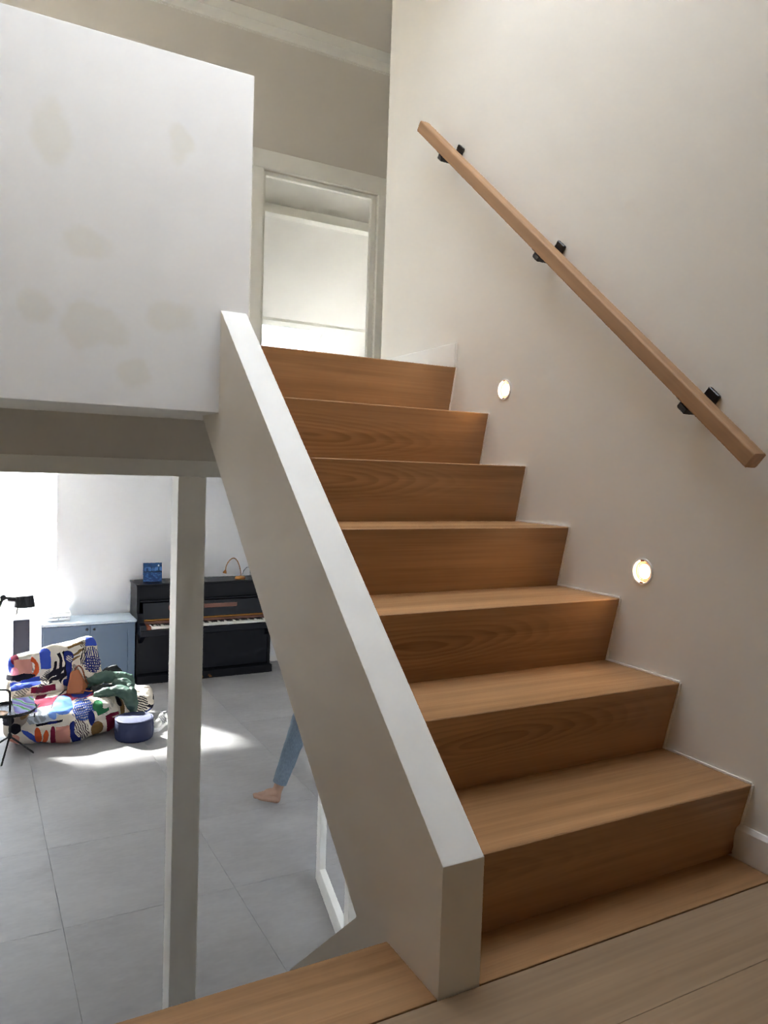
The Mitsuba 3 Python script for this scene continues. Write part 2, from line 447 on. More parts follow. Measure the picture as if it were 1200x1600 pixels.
lf1 = obj('leaf_frame', cat_(box(DX0 + 0.004, DX0 + 0.030, DY + 0.02, DY + 0.06, FT, DZ - 0.004), box(DX1 - 0.045, DX1 - 0.004, DY + 0.02, DY + 0.06, FT, DZ - 0.004), box(DX0 + 0.03, DX1 - 0.045, DY + 0.02, DY + 0.06, DZ - 0.035, DZ - 0.004)), 'trim_paint', dr1)
gx0, gx1 = DX0 + 0.03, DX1 - 0.045
obj('glass', {'type': 'rectangle', 'to_world': T().translate([(gx0 + gx1) / 2, DY + 0.04, (FT + DZ - 0.035) / 2]).rotate([1, 0, 0], 90).scale([(gx1 - gx0) / 2, (DZ - 0.035 - FT) / 2, 1]), 'bsdf': {'type': 'ref', 'id': 'pane'}}, None, dr1)
# room behind the glazed door: sloping roof with a roof window
ZR, SR = 4.33, 0.79
rz = lambda y: ZR - SR * (y - 5.67)
rs = prism([(DY, rz(DY)), (9.65, rz(9.65)), (9.65, rz(9.65) + 0.30), (DY, rz(DY) + 0.30)], 'x', LV0 - 0.2, 5.4)
rs = man(rs) - man(prism([(8.02, rz(8.02) - 0.3), (8.02, rz(8.02) + 0.8), (8.95, rz(8.95) + 0.8), (8.95, rz(8.95) - 0.3)], 'x', 2.77, 3.50))
struct('ceiling_attic', tri(rs), 'white_paint')
struct('trim_3', box(LV0, 5.2, 6.80, 6.93, 3.262, 3.345, 0.003), 'trim_paint', label='white roof beam in the room behind the glazed door')
wn = thing('window_2', 'roof window in the sloping ceiling behind the glazed door', 'window', kind='structure')
labels[wn].pop('category')
def onroof(x0, x1, y0, y1, h0, h1):
    return prism([(y0, rz(y0) + h0), (y1, rz(y1) + h0), (y1, rz(y1) + h1), (y0, rz(y0) + h1)], 'x', x0, x1)
obj('frame', cat_(onroof(2.72, 2.80, 7.98, 9.0, 0.27, 0.34), onroof(3.47, 3.55, 7.98, 9.0, 0.27, 0.34), onroof(2.80, 3.47, 7.98, 8.05, 0.27, 0.34), onroof(2.80, 3.47, 8.92, 9.0, 0.27, 0.34)), 'trim_paint', wn)
tw = T([[1, 0, 0, 3.135], [0, 1, 0, 8.48], [0, -SR, 1, rz(8.48) + 0.305], [0, 0, 0, 1]]) @ T().scale([0.37, 0.47, 1])
obj('glass', {'type': 'rectangle', 'to_world': tw, 'bsdf': {'type': 'ref', 'id': 'pane'}}, None, wn)
struct('trim_4', onroof(LV0, 5.2, 7.93, 7.985, -0.03, -0.0005), 'trim_paint', label='white rail above the roof window')
struct('wall_attic_left', box(LV0 - 0.2, LV0, DY, 9.65, FT, 4.62), 'white_paint')
# skylight over the stairwell
sk = thing('window_3', 'skylight over the stairwell', 'window', kind='structure')
labels[sk].pop('category')
obj('frame', tri(man(box(SKX0 - 0.08, SKX1 + 0.08, SKY0 - 0.08, SKY1 + 0.08, SKZ + 0.14, SKZ + 0.2)) - man(box(SKX0, SKX1, SKY0, SKY1, 3.0, 4.8))), 'trim_paint', sk)
# skirting boards
struct('baseboard_right', prism([(XW - 0.0145, 0.0002), (XW - 0.0002, 0.0002), (XW - 0.0002, 0.083), (XW - 0.007, 0.083), (XW - 0.0145, 0.073)], 'y', -2.0, Y1 + 0.032), 'trim_paint')
struct('baseboard_right_upper', box(XW - 0.013, XW, 2.497, 3.131, FT + 0.0005, FT + 0.094, 0.002), 'trim_paint')
struct('baseboard_back', box(WX1 + 0.02, 5.2, BY - 0.015, BY, FL + 0.0005, FL + 0.08, 0.002), 'trim_paint')

# ------------------------------------------------------------------ staircase
st = thing('staircase', 'flight of seven oak steps with slanted closed risers beside the white wall', 'staircase')
ny = lambda k: Y1 + (k - 1) * RUN
x0, x1 = XR + 0.0006, XW - 0.0012
for k in range(1, 8):
    z, y = k * RISE, ny(k)
    yb = y + RUN + OVER + 0.004 if k < 7 else y + 0.219
    obj('tread', prism([(y + 0.0032, z), (yb, z), (yb, z - 0.03), (y + 0.034, z - 0.03), (y + 0.0007, z - 0.0022)], 'x', x0, x1), 'oak', st)
    obj('riser', prism([(y + 0.0006, z - 0.0024), (y + 0.034, z - 0.0302), (y + OVER + 0.02, z - RISE + 0.0002), (y + OVER, z - RISE + 0.0002), (y + 0.0005, z - 0.0032)], 'x', x0, x1), 'oak', st)
    # thin white joint where the step meets the wall
    yj = ny(k + 1) + OVER if k < 7 else 2.62
    t = 0.005
    obj('sealant', cat_(box(XW - t, XW - 0.0001, y + 0.001, yj, z + 0.0001, z + t),
                        prism([(y - t, z), (y - 0.0001, z), (y + OVER - 0.0001, z - RISE + 0.004), (y + OVER - t, z - RISE + 0.004)], 'x', XW - t, XW - 0.0001)), 'sealant_white', st,
        label='thin white sealant joint along the wall')
obj('base_board', box(x0, XW - 0.0155, YA + 0.0012, Y1 + OVER + 0.01, -0.012, 0.0, 0.001), 'oak_board', st, label='oak board on the landing under the first riser')

# ------------------------------------------------------------------ handrail
hr = thing('handrail', 'square oak handrail on black brackets climbing the right wall', 'handrail')
A, B = np.array([1.595, 1.142, 0.968]), np.array([1.595, 2.703, 2.302])
L = np.linalg.norm(B - A); dv = (B - A) / L; th = math.atan2(dv[2], dv[1])
def railbox(s0, s1, q0, q1, xx0, xx1, c):
    m = box(xx0, xx1, s0, s1, q0, q1, c)
    m.apply_transform(trimesh.transformations.rotation_matrix(th, [1, 0, 0])); m.apply_translation([0, A[1], A[2]])
    return m
prof = shapely.box(-0.021, -0.021, 0.021, 0.021).buffer(-0.006).buffer(0.006, quad_segs=4)
rail = prism(prof, 'y', 0.0, L); rail.apply_transform(trimesh.transformations.rotation_matrix(th, [1, 0, 0])); rail.apply_translation(A)
obj('rail', rail, 'rail_oak', hr, smooth=25)
for yb_ in (1.327, 1.930, 2.530):
    s = (yb_ - A[1]) / dv[1]
    br = obj('bracket', cat_(railbox(s - 0.021, s + 0.021, -0.027, 0.026, XW - 0.012, XW - 0.0005, 0.002),
                             railbox(s - 0.017, s + 0.017, -0.042, -0.024, 1.583, XW - 0.008, 0.003)), 'black_bracket', hr, label='black metal wall bracket')
    obj('saddle_plate', railbox(s - 0.034, s + 0.034, -0.0245, -0.0212, 1.583, 1.607, 0.001), 'black_bracket', br)

# ------------------------------------------------------------------ recessed step lights
WARM = [1.0, 0.66, 0.36]
for (y, z), lab in zip(LAMPS, ('lower of the two lit round step lights in the right wall', 'upper of the two lit round step lights in the right wall')):
    lt = thing('step_light', lab, 'recessed light', 'round lights sunk in the stair wall')
    obj('trim_ring', lathe([(0.0375, 0.0), (0.0375, 0.0035), (0.035, 0.0045), (0.032, 0.0035), (0.0305, -0.004), (0.0305, -0.012), (0.0345, -0.012), (0.0345, 0.0)], (XW, y, z), (-1, 0, 0), 48), 'plastic_white', lt, smooth=30)
    obj('bezel', lathe([(0.0304, -0.003), (0.0295, -0.006), (0.0255, -0.006), (0.0245, -0.009), (0.021, -0.009), (0.021, -0.04), (0.0, -0.04)], (XW, y, z), (-1, 0, 0), 40), 'bezel_tan', lt, smooth=30)
    for s_ in (-1, 1):
        obj('clip', box(XW - 0.005, XW - 0.001, y - 0.006, y + 0.006, z + s_ * 0.0305 - 0.0018, z + s_ * 0.0305 + 0.0018, 0.0008), 'leather_dark', lt, label='small dark spring clip')
    bulb = lathe([(0.0205, -0.0075), (0.019, -0.006), (0.010, -0.0045), (0.0, -0.004)], (XW, y, z), (-1, 0, 0), 32)
    obj('bulb', bulb, 'plastic_white', lt, label='glowing warm white bulb', emitter={'type': 'area', 'radiance': {'type': 'rgb', 'value': [c * 2.2 for c in WARM]}}, smooth=True)

# ------------------------------------------------------------------ open glass door downstairs
d2 = thing('door_2', 'open glazed door with white frame standing under the stairs', 'door', kind='structure')
labels[d2].pop('category')
P0 = np.array([1.912, 4.193]); dirv = np.array([-0.119, -0.527]); dirv /= np.linalg.norm(dirv)
Wd = 0.86
def dbox(s0, s1, t0, t1, z0, z1, c=0.002):
    m = box(s0, s1, t0, t1, z0, z1, c)
    m.apply_transform(trimesh.transformations.rotation_matrix(math.atan2(dirv[1], dirv[0]), [0, 0, 1])); m.apply_translation([P0[0], P0[1], 0])
    return m
ZB, ZT = FL + 0.012, FL + 2.15
obj('stile', dbox(0, 0.10, -0.02, 0.02, ZB, ZT), 'trim_paint', d2)
obj('stile', dbox(Wd - 0.10, Wd, -0.02, 0.02, ZB, ZT), 'trim_paint', d2)
obj('rail', dbox(0.1003, Wd - 0.1003, -0.02, 0.02, ZB, ZB + 0.11), 'trim_paint', d2)
obj('rail', dbox(0.1003, Wd - 0.1003, -0.02, 0.02, ZT - 0.10, ZT), 'trim_paint', d2)
ga = math.degrees(math.atan2(dirv[1], dirv[0]))
obj('glass', {'type': 'rectangle', 'to_world': T().translate([P0[0] + dirv[0] * Wd / 2, P0[1] + dirv[1] * Wd / 2, (ZB + 0.11 + ZT - 0.1) / 2]).rotate([0, 0, 1], ga).rotate([1, 0, 0], 90).scale([Wd / 2 - 0.1, (ZT - ZB - 0.21) / 2, 1]), 'bsdf': {'type': 'ref', 'id': 'pane'}}, None, d2)
hd = obj('handle', cat_(dbox(Wd - 0.065, Wd - 0.035, 0.02, 0.075, FL + 1.02, FL + 1.05), dbox(Wd - 0.17, Wd - 0.035, 0.055, 0.075, FL + 1.02, FL + 1.05)), 'black_metal', d2, label='black lever handle')

# ------------------------------------------------------------------ piano
pn = thing('upright_piano', 'black upright piano with its keyboard open against the living room back wall', 'piano')
PX0, PX1 = 1.700, 3.335
obj('side_panel', box(PX0, PX0 + 0.035, 8.99, 9.37, FL, -0.492, 0.003), 'piano_black', pn)
obj('side_panel', box(PX1 - 0.035, PX1, 8.99, 9.37, FL, -0.492, 0.003), 'piano_black', pn)
obj('lid', box(PX0 - 0.012, PX1 + 0.012, 8.965, 9.38, -0.4915, -0.465, 0.006), 'piano_black', pn)
obj('upper_panel', box(PX0 + 0.0355, PX1 - 0.0355, 9.00, 9.02, -0.655, -0.492, 0.002), 'piano_black', pn)
obj('music_ledge', box(PX0 + 0.0355, PX1 - 0.0355, 8.955, 9.02, -0.676, -0.656, 0.005), 'piano_panel', pn)
obj('fallboard', prism([(8.985, -0.690), (9.02, -0.690), (8.975, -0.872), (8.945, -0.872)], 'x', PX0 + 0.07, PX1 - 0.07), 'piano_panel', pn)
obj('felt_strip', prism([(8.971, -0.730), (8.9765, -0.730), (8.9665, -0.776), (8.961, -0.776)], 'x', 2.06, 2.885), 'felt_brown', pn, label='red brown strip along the fallboard')
obj('brass_hinge', tube([(PX0 + 0.075, 8.935, -0.883), (2.2, 8.935, -0.883), (PX1 - 0.075, 8.935, -0.883)], 0.011, 10), 'brass', pn, smooth=40, label='brass hinge rod')
obj('name_felt', box(PX0 + 0.07, PX1 - 0.07, 8.915, 8.945, -0.925, -0.895, 0.002), 'felt_brown', pn)
obj('back_board', box(PX0 + 0.0355, PX1 - 0.0355, 9.30, 9.34, FL + 0.02, -0.4925), 'piano_black', pn)
obj('key_bed', box(PX0, PX1, 8.745, 9.0, -1.035, -0.962, 0.006), 'piano_panel', pn)
for xx in (PX0, PX1 - 0.065):
    obj('cheek', prism(shapely.Polygon([(8.745, -0.9618), (8.998, -0.9618), (8.998, -0.80), (8.94, -0.80), (8.88, -0.895), (8.76, -0.905)]), 'x', xx, xx + 0.065), 'piano_black', pn)
for xx in (PX0 + 0.02, PX1 - 0.07):
    obj('bracket', prism([(8.80, -1.0355), (9.0, -1.0355), (9.0, -1.16)], 'x', xx, xx + 0.05), 'piano_black', pn)
kx0, kx1 = PX0 + 0.125, PX1 - 0.125
kw = (kx1 - kx0) / 52
obj('white_keys', cat_(*[box(kx0 + i * kw + 0.0006, kx0 + (i + 1) * kw - 0.0006, 8.765, 8.914, -0.955, -0.930, 0.001) for i in range(52)]), 'ivory_key', pn, kind='stuff', label='white piano keys')
pat = [0, 2, 3, 5, 6]
bl = [i for i in range(51) if ((i + 5) % 7) not in (2, 6)]
obj('black_keys', cat_(*[box(kx0 + (i + 1) * kw - 0.006, kx0 + (i + 1) * kw + 0.006, 8.82, 8.914, -0.9298, -0.917, 0.001) for i in bl]), 'piano_black', pn, kind='stuff', label='black piano keys')
for xx in (PX0 + 0.0655, kx1 + 0.0005):
    obj('key_block', box(xx, xx + 0.058, 8.765, 8.914, -0.9615, -0.922, 0.003), 'leather_dark', pn)
obj('lower_panel', box(PX0 + 0.0355, PX1 - 0.0355, 9.01, 9.03, FL + 0.10, -1.0355, 0.002), 'piano_panel', pn)
obj('plinth', box(PX0, PX1, 8.905, 9.06, FL, FL + 0.095, 0.004), 'piano_black', pn)
for i in range(2):
    obj('pedal', box(2.42 + i * 0.10, 2.45 + i * 0.10, 8.83, 8.9045, FL + 0.035, FL + 0.05, 0.004), 'brass', pn)

# canvas standing on the piano
def night_water(p, n, uv):
    u, v = (p.x - 1.80) / 0.215, (p.z + 0.4655) / 0.222
    t = fbm(p.x * 40.0, p.z * 120.0, 1.0)
    sky_ = mix(lin('#0d2a55'), lin('#1a4a86'), fbm(p.x * 30, p.z * 30, 2.0))
    trees = smoothstep(0.0, 0.05, v - 0.55) * (1 - smoothstep(0.12, 0.2, v - 0.62)) * smoothstep(0.42, 0.55, noise(p.x * 90.0, p.z * 25.0, 5.0))
    water = mix(lin('#1a3f7c'), lin('#3f78b8'), smoothstep(0.45, 0.75, t))
    c = dr.select(v > 0.55, sky_, water)
    c = mix(c, lin('#4d83c2'), trees * 0.8)
    c = mix(c, lin('#0a1c3c'), dr.select((v > 0.5) & (v < 0.57), mi.Float(0.8), mi.Float(0)))
    moon = dr.square((u - 0.82) / 0.05) + dr.square((v - 0.86) / 0.05)
    return mix(c, lin('#dfe9f5'), dr.select(moon < 1, mi.Float(1), mi.Float(0)))


mat('night_print', mikit.proc(night_water), 0.5)
cv = thing('canvas_print', 'small blue night water picture standing on the left end of the piano', 'picture')
obj('canvas', xf(box(1.80, 2.015, 9.14, 9.16, -0.4645, -0.243, 0.002), rx=-0.08, pivot=(0, 9.15, -0.4645)), 'night_print', cv)
obj('backing', xf(box(1.803, 2.012, 9.1605, 9.168, -0.462, -0.246, 0.001), rx=-0.08, pivot=(0, 9.15, -0.4645)), 'piano_black', cv)

pl = thing('piano_lamp', 'brass gooseneck lamp standing on the right part of the piano lid', 'lamp')
bx, by, bz = 2.965, 9.12, -0.4648
obj('base', lathe([(0, 0), (0.065, 0), (0.066, 0.008), (0.055, 0.028), (0.02, 0.036), (0, 0.036)], (bx, by, bz), n=32), 'brass', pl, smooth=30)
neck = spline([(bx + 0.01, by, bz + 0.03), (bx - 0.005, by, bz + 0.14), (bx - 0.05, by, bz + 0.235), (bx - 0.105, by, bz + 0.255), (bx - 0.16, by, bz + 0.20), (bx - 0.185, by, bz + 0.115)], 40)
obj('gooseneck', tube(neck, 0.0055, 8), 'brass', pl, smooth=40)
obj('shade', lathe([(0.007, 0.0), (0.012, -0.006), (0.026, -0.042), (0.024, -0.042), (0.010, -0.004)], (bx - 0.187, by, bz + 0.115), n=20, axis=(0.25, 0, 0.97)), 'brass', pl, smooth=30)
obj('cord', tube(spline([(bx + 0.04, by, bz + 0.012), (bx + 0.06, by + 0.03, bz + 0.10), (bx + 0.13, by + 0.05, bz + 0.13), (bx + 0.17, by + 0.12, bz + 0.02), (bx + 0.17, by + 0.20, bz + 0.004)], 30), 0.003, 6), 'black_metal', pl, smooth=40)

# ------------------------------------------------------------------ cabinet
cb = thing('cabinet', 'blue grey two door cabinet with pale top left of the piano', 'cabinet')
CX0, CX1, CY0 = 0.700, 1.690, 8.935
CX1 = 1.685
obj('body', box(CX0, CX1, CY0 + 0.034, 9.38, FL + 0.07, -0.888, 0.002), 'cabinet_blue', cb)
obj('plinth', box(CX0 + 0.01, CX1 - 0.01, CY0 + 0.05, 9.36, FL, FL + 0.0695), 'cabinet_blue', cb)
obj('worktop', box(CX0 - 0.01, CX1 + 0.006, CY0 - 0.012, 9.383, -0.8875, -0.860, 0.003), 'cabinet_top', cb, label='pale blue grey top')
mid = (CX0 + CX1) / 2
for a, b, kx in ((CX0 + 0.012, mid - 0.003, mid - 0.035), (mid + 0.003, CX1 - 0.008, mid + 0.04)):
    z0, z1 = FL + 0.085, -0.895
    w = 0.075
    m = shapely.Polygon([(a, z0), (b, z0), (b, z1), (a, z1)], [[(a + w, z0 + w), (a + w, z1 - w), (b - w, z1 - w), (b - w, z0 + w)]])
    dd = obj('door', cat_(prism(m, 'y', CY0, CY0 + 0.033), box(a + w, b - w, CY0 + 0.025, CY0 + 0.0328, z0 + w, z1 - w)), 'cabinet_blue', cb)
    obj('knob', lathe([(0.0, 0.028), (0.010, 0.027), (0.014, 0.020), (0.010, 0.012), (0.006, 0.0)], (kx, CY0, z1 - 0.045), (0, -1, 0), 20), 'black_metal', dd, smooth=30, label='small black knob')

pr = thing('printer', 'white compact printer on the left end of the cabinet', 'printer')
obj('base', box(0.755, 1.000, 9.08, 9.32, -0.8595, -0.818, 0.008), 'plastic_white', pr)
obj('body', box(0.745, 1.010, 9.07, 9.33, -0.814, -0.760, 0.012), 'plastic_white', pr)
obj('seam', box(0.757, 0.998, 9.083, 9.317, -0.8185, -0.8135), 'slot_grey', pr)
obj('slot', box(0.795, 0.960, 9.15, 9.19, -0.762, -0.7585, 0.001), 'slot_grey', pr, label='grey paper slot')
obj('button', lathe([(0, 0.002), (0.005, 0.002), (0.005, 0)], (0.88, 9.0805, -0.838), (0, -1, 0), 14), 'slot_grey', pr)

# floor lamp and speaker
fl = thing('floor_lamp', 'black floor lamp with tapered shade behind the patterned bean bag', 'lamp')
LYY = 8.35
obj('shade', lathe([(0.0, 0.058), (0.074, 0.056), (0.080, 0.050), (0.098, -0.058), (0.094, -0.058), (0.076, 0.046), (0.0, 0.05)], (0.492, LYY, -0.487), n=40), 'black_metal', fl, smooth=30)
obj('switch', tube([(0.43, LYY - 0.04, -0.53), (0.425, LYY - 0.04, -0.57), (0.418, LYY - 0.04, -0.615)], 0.006, 8), 'black_metal', fl, smooth=40)
obj('joint', cat_(tube([(0.34, LYY, -0.462), (0.36, LYY, -0.465), (0.42, LYY, -0.47)], 0.024, 14), tube([(0.30, LYY - 0.025, -0.445), (0.30, LYY, -0.445), (0.30, LYY + 0.025, -0.445)], 0.028, 16), tube([(0.30, LYY, -0.445), (0.33, LYY, -0.452), (0.36, LYY, -0.46)], 0.013, 10)), 'black_metal', fl, smooth=40)
obj('arm', tube([(0.30, LYY, -0.445), (0.24, LYY, -0.60), (0.10, LYY, -0.98)], 0.014, 10), 'black_metal', fl, smooth=40)
obj('pole', tube([(0.10, LYY, -0.96), (0.10, LYY, -1.2), (0.10, LYY, FL + 0.02)], 0.012, 10), 'black_metal', fl, smooth=40)
obj('base', lathe([(0, 0), (0.14, 0), (0.14, 0.015), (0.13, 0.022), (0, 0.022)], (0.10, LYY, FL), n=36), 'black_metal', fl, smooth=30)

sp = thing('loudspeaker', 'slim dark floor loudspeaker by the window left of the cabinet', 'speaker')
obj('case', box(0.418, 0.580, 8.90, 9.15, FL + 0.02, -0.785, 0.006), 'speaker_dark', sp)
obj('foot_plate', box(0.40, 0.598, 8.88, 9.17, FL, FL + 0.0195, 0.003), 'black_metal', sp)
obj('grille', box(0.43, 0.568, 8.893, 8.8998, FL + 0.06, -0.80, 0.002), 'speaker_dark', sp)

# ------------------------------------------------------------------ patterned bean bag
def painted(base, shapes, u, v):
    """Layers of flat colour: ('e', cx, cy, rx, ry, angle, colour) ellipse; ('r', ...) box; ('s', ..., colour, pitch) stripes in an ellipse; ('a', cx, cy, r, width, from, to, colour) arc."""
    c = mi.Color3f(base)
    wu, wv = 0.012 * (noise(u * 24.0, v * 24.0, 1.0) - 0.5), 0.012 * (noise(u * 24.0, v * 24.0, 7.0) - 0.5)
    u, v = u + wu, v + wv
    for s in shapes:
        if s[0] == 'a':
            _, cx, cy, r, w, a0, a1, col = s
            d = dr.sqrt(dr.square(u - cx) + dr.square(v - cy)); a = dr.atan2(v - cy, u - cx)
            on = (dr.abs(d - r) < w) & (a > a0) & (a < a1)
        else:
            kind, cx, cy, rx, ry, ang, col = s[:7]
            ca, sa = math.cos(ang), math.sin(ang)
            x, y = ((u - cx) * ca + (v - cy) * sa) / rx, (-(u - cx) * sa + (v - cy) * ca) / ry
            if kind == 'r':
                on = (dr.abs(x) < 1) & (dr.abs(y) < 1)
            else:
                on = x * x + y * y < 1
            if kind == 's':
                q = x * rx / s[7] + 0.6 * noise(u * 40.0, v * 40.0, 3.0)
                on &= (q - dr.floor(q)) < 0.55
        c = dr.select(on, mi.Color3f(lin(col)), c)
    return c


IVORY, NAVY, BLUE, RED, SALMON, ORANGE, BLACK, BROWN, GREEN = '#d6cdbf', '#1f2a6b', '#3a4fae', '#6d1b33', '#c58a7c', '#c4532f', '#191722', '#7a5d38', '#2f6b45'
BACK = [('s', .45, -1.20, .2, .04, .9, '#8b857e', .02), ('e', .36, -1.03, .03, .07, 0, BLUE), ('e', .39, -.985, .035, .05, .2, RED), ('r', .46, -1.06, .075, .075, .05, SALMON), ('e', .385, -1.09, .035, .04, 0, '#d7899b'),
        ('a', .50, -1.055, .075, .017, -1.2, 1.2, ORANGE), ('r', .655, -1.00, .048, .072, .03, BLUE), ('e', .655, -.935, .045, .03, 0, BLUE),
        ('a', .62, -1.03, .17, .013, -.9, .5, BLACK), ('a', .62, -1.03, .215, .014, -.8, .45, BLACK), ('a', .62, -1.03, .125, .012, -1.3, .1, BLACK),
        ('e', .735, -1.105, .10, .020, .35, BLACK), ('e', .76, -1.145, .10, .018, .3, BLACK), ('e', .86, -.985, .045, .055, 0, NAVY), ('s', .865, -1.0, .03, .03, .8, IVORY, .016),
        ('r', .855, -1.10, .026, .07, 0, NAVY), ('s', .915, -1.11, .03, .065, .2, '#55504f', .012), ('r', .925, -.885, .07, .011, .28, BROWN), ('r', .955, -.945, .06, .010, .5, BROWN), ('r', .93, -1.00, .04, .009, .4, BROWN),
        ('s', 1.00, -.985, .03, .09, -.25, BLACK, .018), ('s', 1.0, -.875, .035, .025, .6, '#5b4a44', .014), ('r', 1.085, -.865, .065, .040, -.1, BLUE), ('s', 1.08, -1.03, .075, .12, .1, NAVY, .020), ('s', 1.08, -1.07, .07, .09, 1.4, NAVY, .022),
        ('s', .96, -1.19, .06, .03, .3, '#3c3b3f', .018), ('e', .85, -1.20, .05, .045, 0, NAVY), ('r', .62, -1.215, .11, .028, -.03, RED), ('e', .42, -1.13, .14, .025, .1, BLACK), ('r', .47, -1.17, .13, .020, .22, BLUE), ('s', .62, -1.165, .11, .028, .9, '#4a4546', .016),
        ('r', .93, -1.235, .08, .015, .3, ORANGE), ('r', 1.02, -1.25, .12, .02, 0, RED)]
SEAT = [('e', .60, .33, .16, .10, .3, '#c9d0da'), ('s', .55, .33, .15, .09, .5, '#9aa0a8', .05), ('s', 1.12, .30, .09, .05, .6, '#b3aca0', .03), ('e', .40, .30, .06, .10, -.3, '#8f8378'), ('r', .83, .42, .35, .03, .1, RED), ('e', .95, .45, .12, .04, .2, NAVY), ('e', .30, .27, .05, .04, .3, BLACK), ('e', .36, .20, .05, .05, 0, BLACK), ('s', .28, .33, .06, .04, .2, BLACK, .03), ('e', .355, .10, .04, .05, .3, SALMON), ('e', .50, .10, .12, .022, -.75, BLUE),
        ('e', .455, .36, .035, .10, -.5, BROWN), ('a', .80, .22, .30, .006, 1.8, 2.9, BLACK), ('a', .86, .25, .23, .005, 1.6, 2.9, BLACK), ('e', .57, .44, .10, .03, .7, RED), ('e', .75, .36, .085, .075, .3, '#5d83d0'), ('e', .66, .30, .03, .05, .3, '#6f93d6'),
        ('r', .63, .225, .11, .011, .12, BLACK), ('e', .66, .225, .04, .014, .1, NAVY), ('e', .54, .12, .028, .075, .15, ORANGE), ('e', .60, .09, .022, .075, -.1, ORANGE), ('e', .665, .09, .024, .10, .1, RED), ('r', .745, .10, .062, .085, .03, SALMON),
        ('e', .85, .09, .045, .13, .25, NAVY), ('e', .87, .13, .030, .07, .2, IVORY), ('s', .90, .14, .055, .11, .4, '#5a4b52', .018), ('s', .92, .30, .10, .085, .3, '#2f4a94', .016), ('s', .92, .31, .10, .085, 1.7, '#2f4a94', .020), ('e', .985, .22, .03, .07, .1, NAVY),
        ('e', 1.035, .115, .055, .070, -.2, BROWN), ('e', 1.05, .32, .05, .05, .2, GREEN), ('r', 1.09, .275, .055, .024, .35, GREEN), ('e', 1.12, .33, .035, .045, 0, '#cfc9bd'),
        ('r', 1.195, .155, .072, .085, .12, RED), ('r', 1.205, .205, .034, .006, .25, IVORY), ('e', 1.30, .25, .02, .10, .1, BROWN), ('e', 1.27, .32, .02, .06, .3, BLACK), ('e', 1.42, .07, .055, .045, 0, BROWN),
        ('s', 1.47, .22, .13, .075, 1.15, '#3f3a3d', .022), ('r', 1.53, .165, .12, .014, .35, NAVY), ('r', 1.575, .085, .085, .070, .15, RED), ('r', 1.58, .135, .045, .006, .25, IVORY), ('a', 1.60, .27, .05, .016, -2.6, 1.0, BLACK), ('e', 1.64, .20, .02, .03, 0, BLACK), ('e', 1.38, .27, .04, .015, .2, ORANGE)]
mat('bag_back', mikit.proc(lambda p, n, uv: painted(lin(IVORY), BACK, p.x, p.z)), 0.85, spec=0.15)
mat('bag_seat', mikit.proc(lambda p, n, uv: painted(lin(IVORY), SEAT, p.x - 0.05 * (p.y - 7.2), p.z + 1.62 + 0.22 * (p.y - 7.2))), 0.85, spec=0.15)


def crumple(m, amp, freq, seed, floor=None):
    n = np.array(m.vertex_normals); v = np.array(m.vertices)
    k = meshkit.fbm(v * freq, 3, seed) - 0.5
    v = v + n * (amp * k)[:, None] * 2
    if floor is not None:
        v[:, 2] = np.maximum(v[:, 2], floor)
    return trimesh.Trimesh(v, np.array(m.faces), process=False)


bb = thing('bean_bag', 'large lounge bean bag with a colourful abstract print on ivory fabric', 'bean bag')
bk = m3.Manifold.batch_hull([ball(p, r) for p, r in (((.42, 8.02, -1.035), .09), ((1.04, 8.04, -.915), .085), ((.44, 7.90, -1.24), .13), ((1.06, 7.92, -1.22), .13))])
bk = crumple(crumple(smoothed(bk, 0.025, 8), 0.022, 6.0, 3), 0.009, 18.0, 4)
obj('backrest', bk, 'bag_back', bb, smooth=True)
lum = m3.Manifold.batch_hull([ball(p, r) for p, r in (((.40, 7.74, -1.235), .07), ((.58, 7.73, -1.23), .08), ((.75, 7.76, -1.245), .06))])
obj('lumbar_fold', crumple(crumple(smoothed(lum, 0.02, 6), 0.016, 9.0, 21), 0.008, 24.0, 22), 'bag_back', bb, smooth=True)
seat = union(m3.Manifold.batch_hull([ball(p, r) for p, r in (((.44, 7.42, -1.45), .165), ((.80, 7.33, -1.455), .175), ((1.10, 7.44, -1.46), .16), ((1.08, 7.85, -1.44), .16), ((.46, 7.88, -1.42), .17))]),
             m3.Manifold.batch_hull([ball(p, r) for p, r in (((1.18, 7.75, -1.48), .14), ((1.52, 7.80, -1.505), .115), ((1.60, 7.95, -1.44), .08), ((1.30, 8.0, -1.45), .13))]))
sm = smoothed(seat, 0.024, 18)
v = np.array(sm.vertices)
groove = np.exp(-((v[:, 2] - (-1.415 + 0.03 * np.sin(v[:, 0] * 5))) / 0.016) ** 2) * (v[:, 1] < 7.5) * (v[:, 0] < 1.2)
v -= np.array(sm.vertex_normals) * (0.018 * groove)[:, None]
sm = crumple(crumple(trimesh.Trimesh(v, np.array(sm.faces), process=False), 0.030, 6.0, 8), 0.012, 17.0, 18, FL + 0.001)
obj('seat', sm, 'bag_seat', bb, smooth=True)

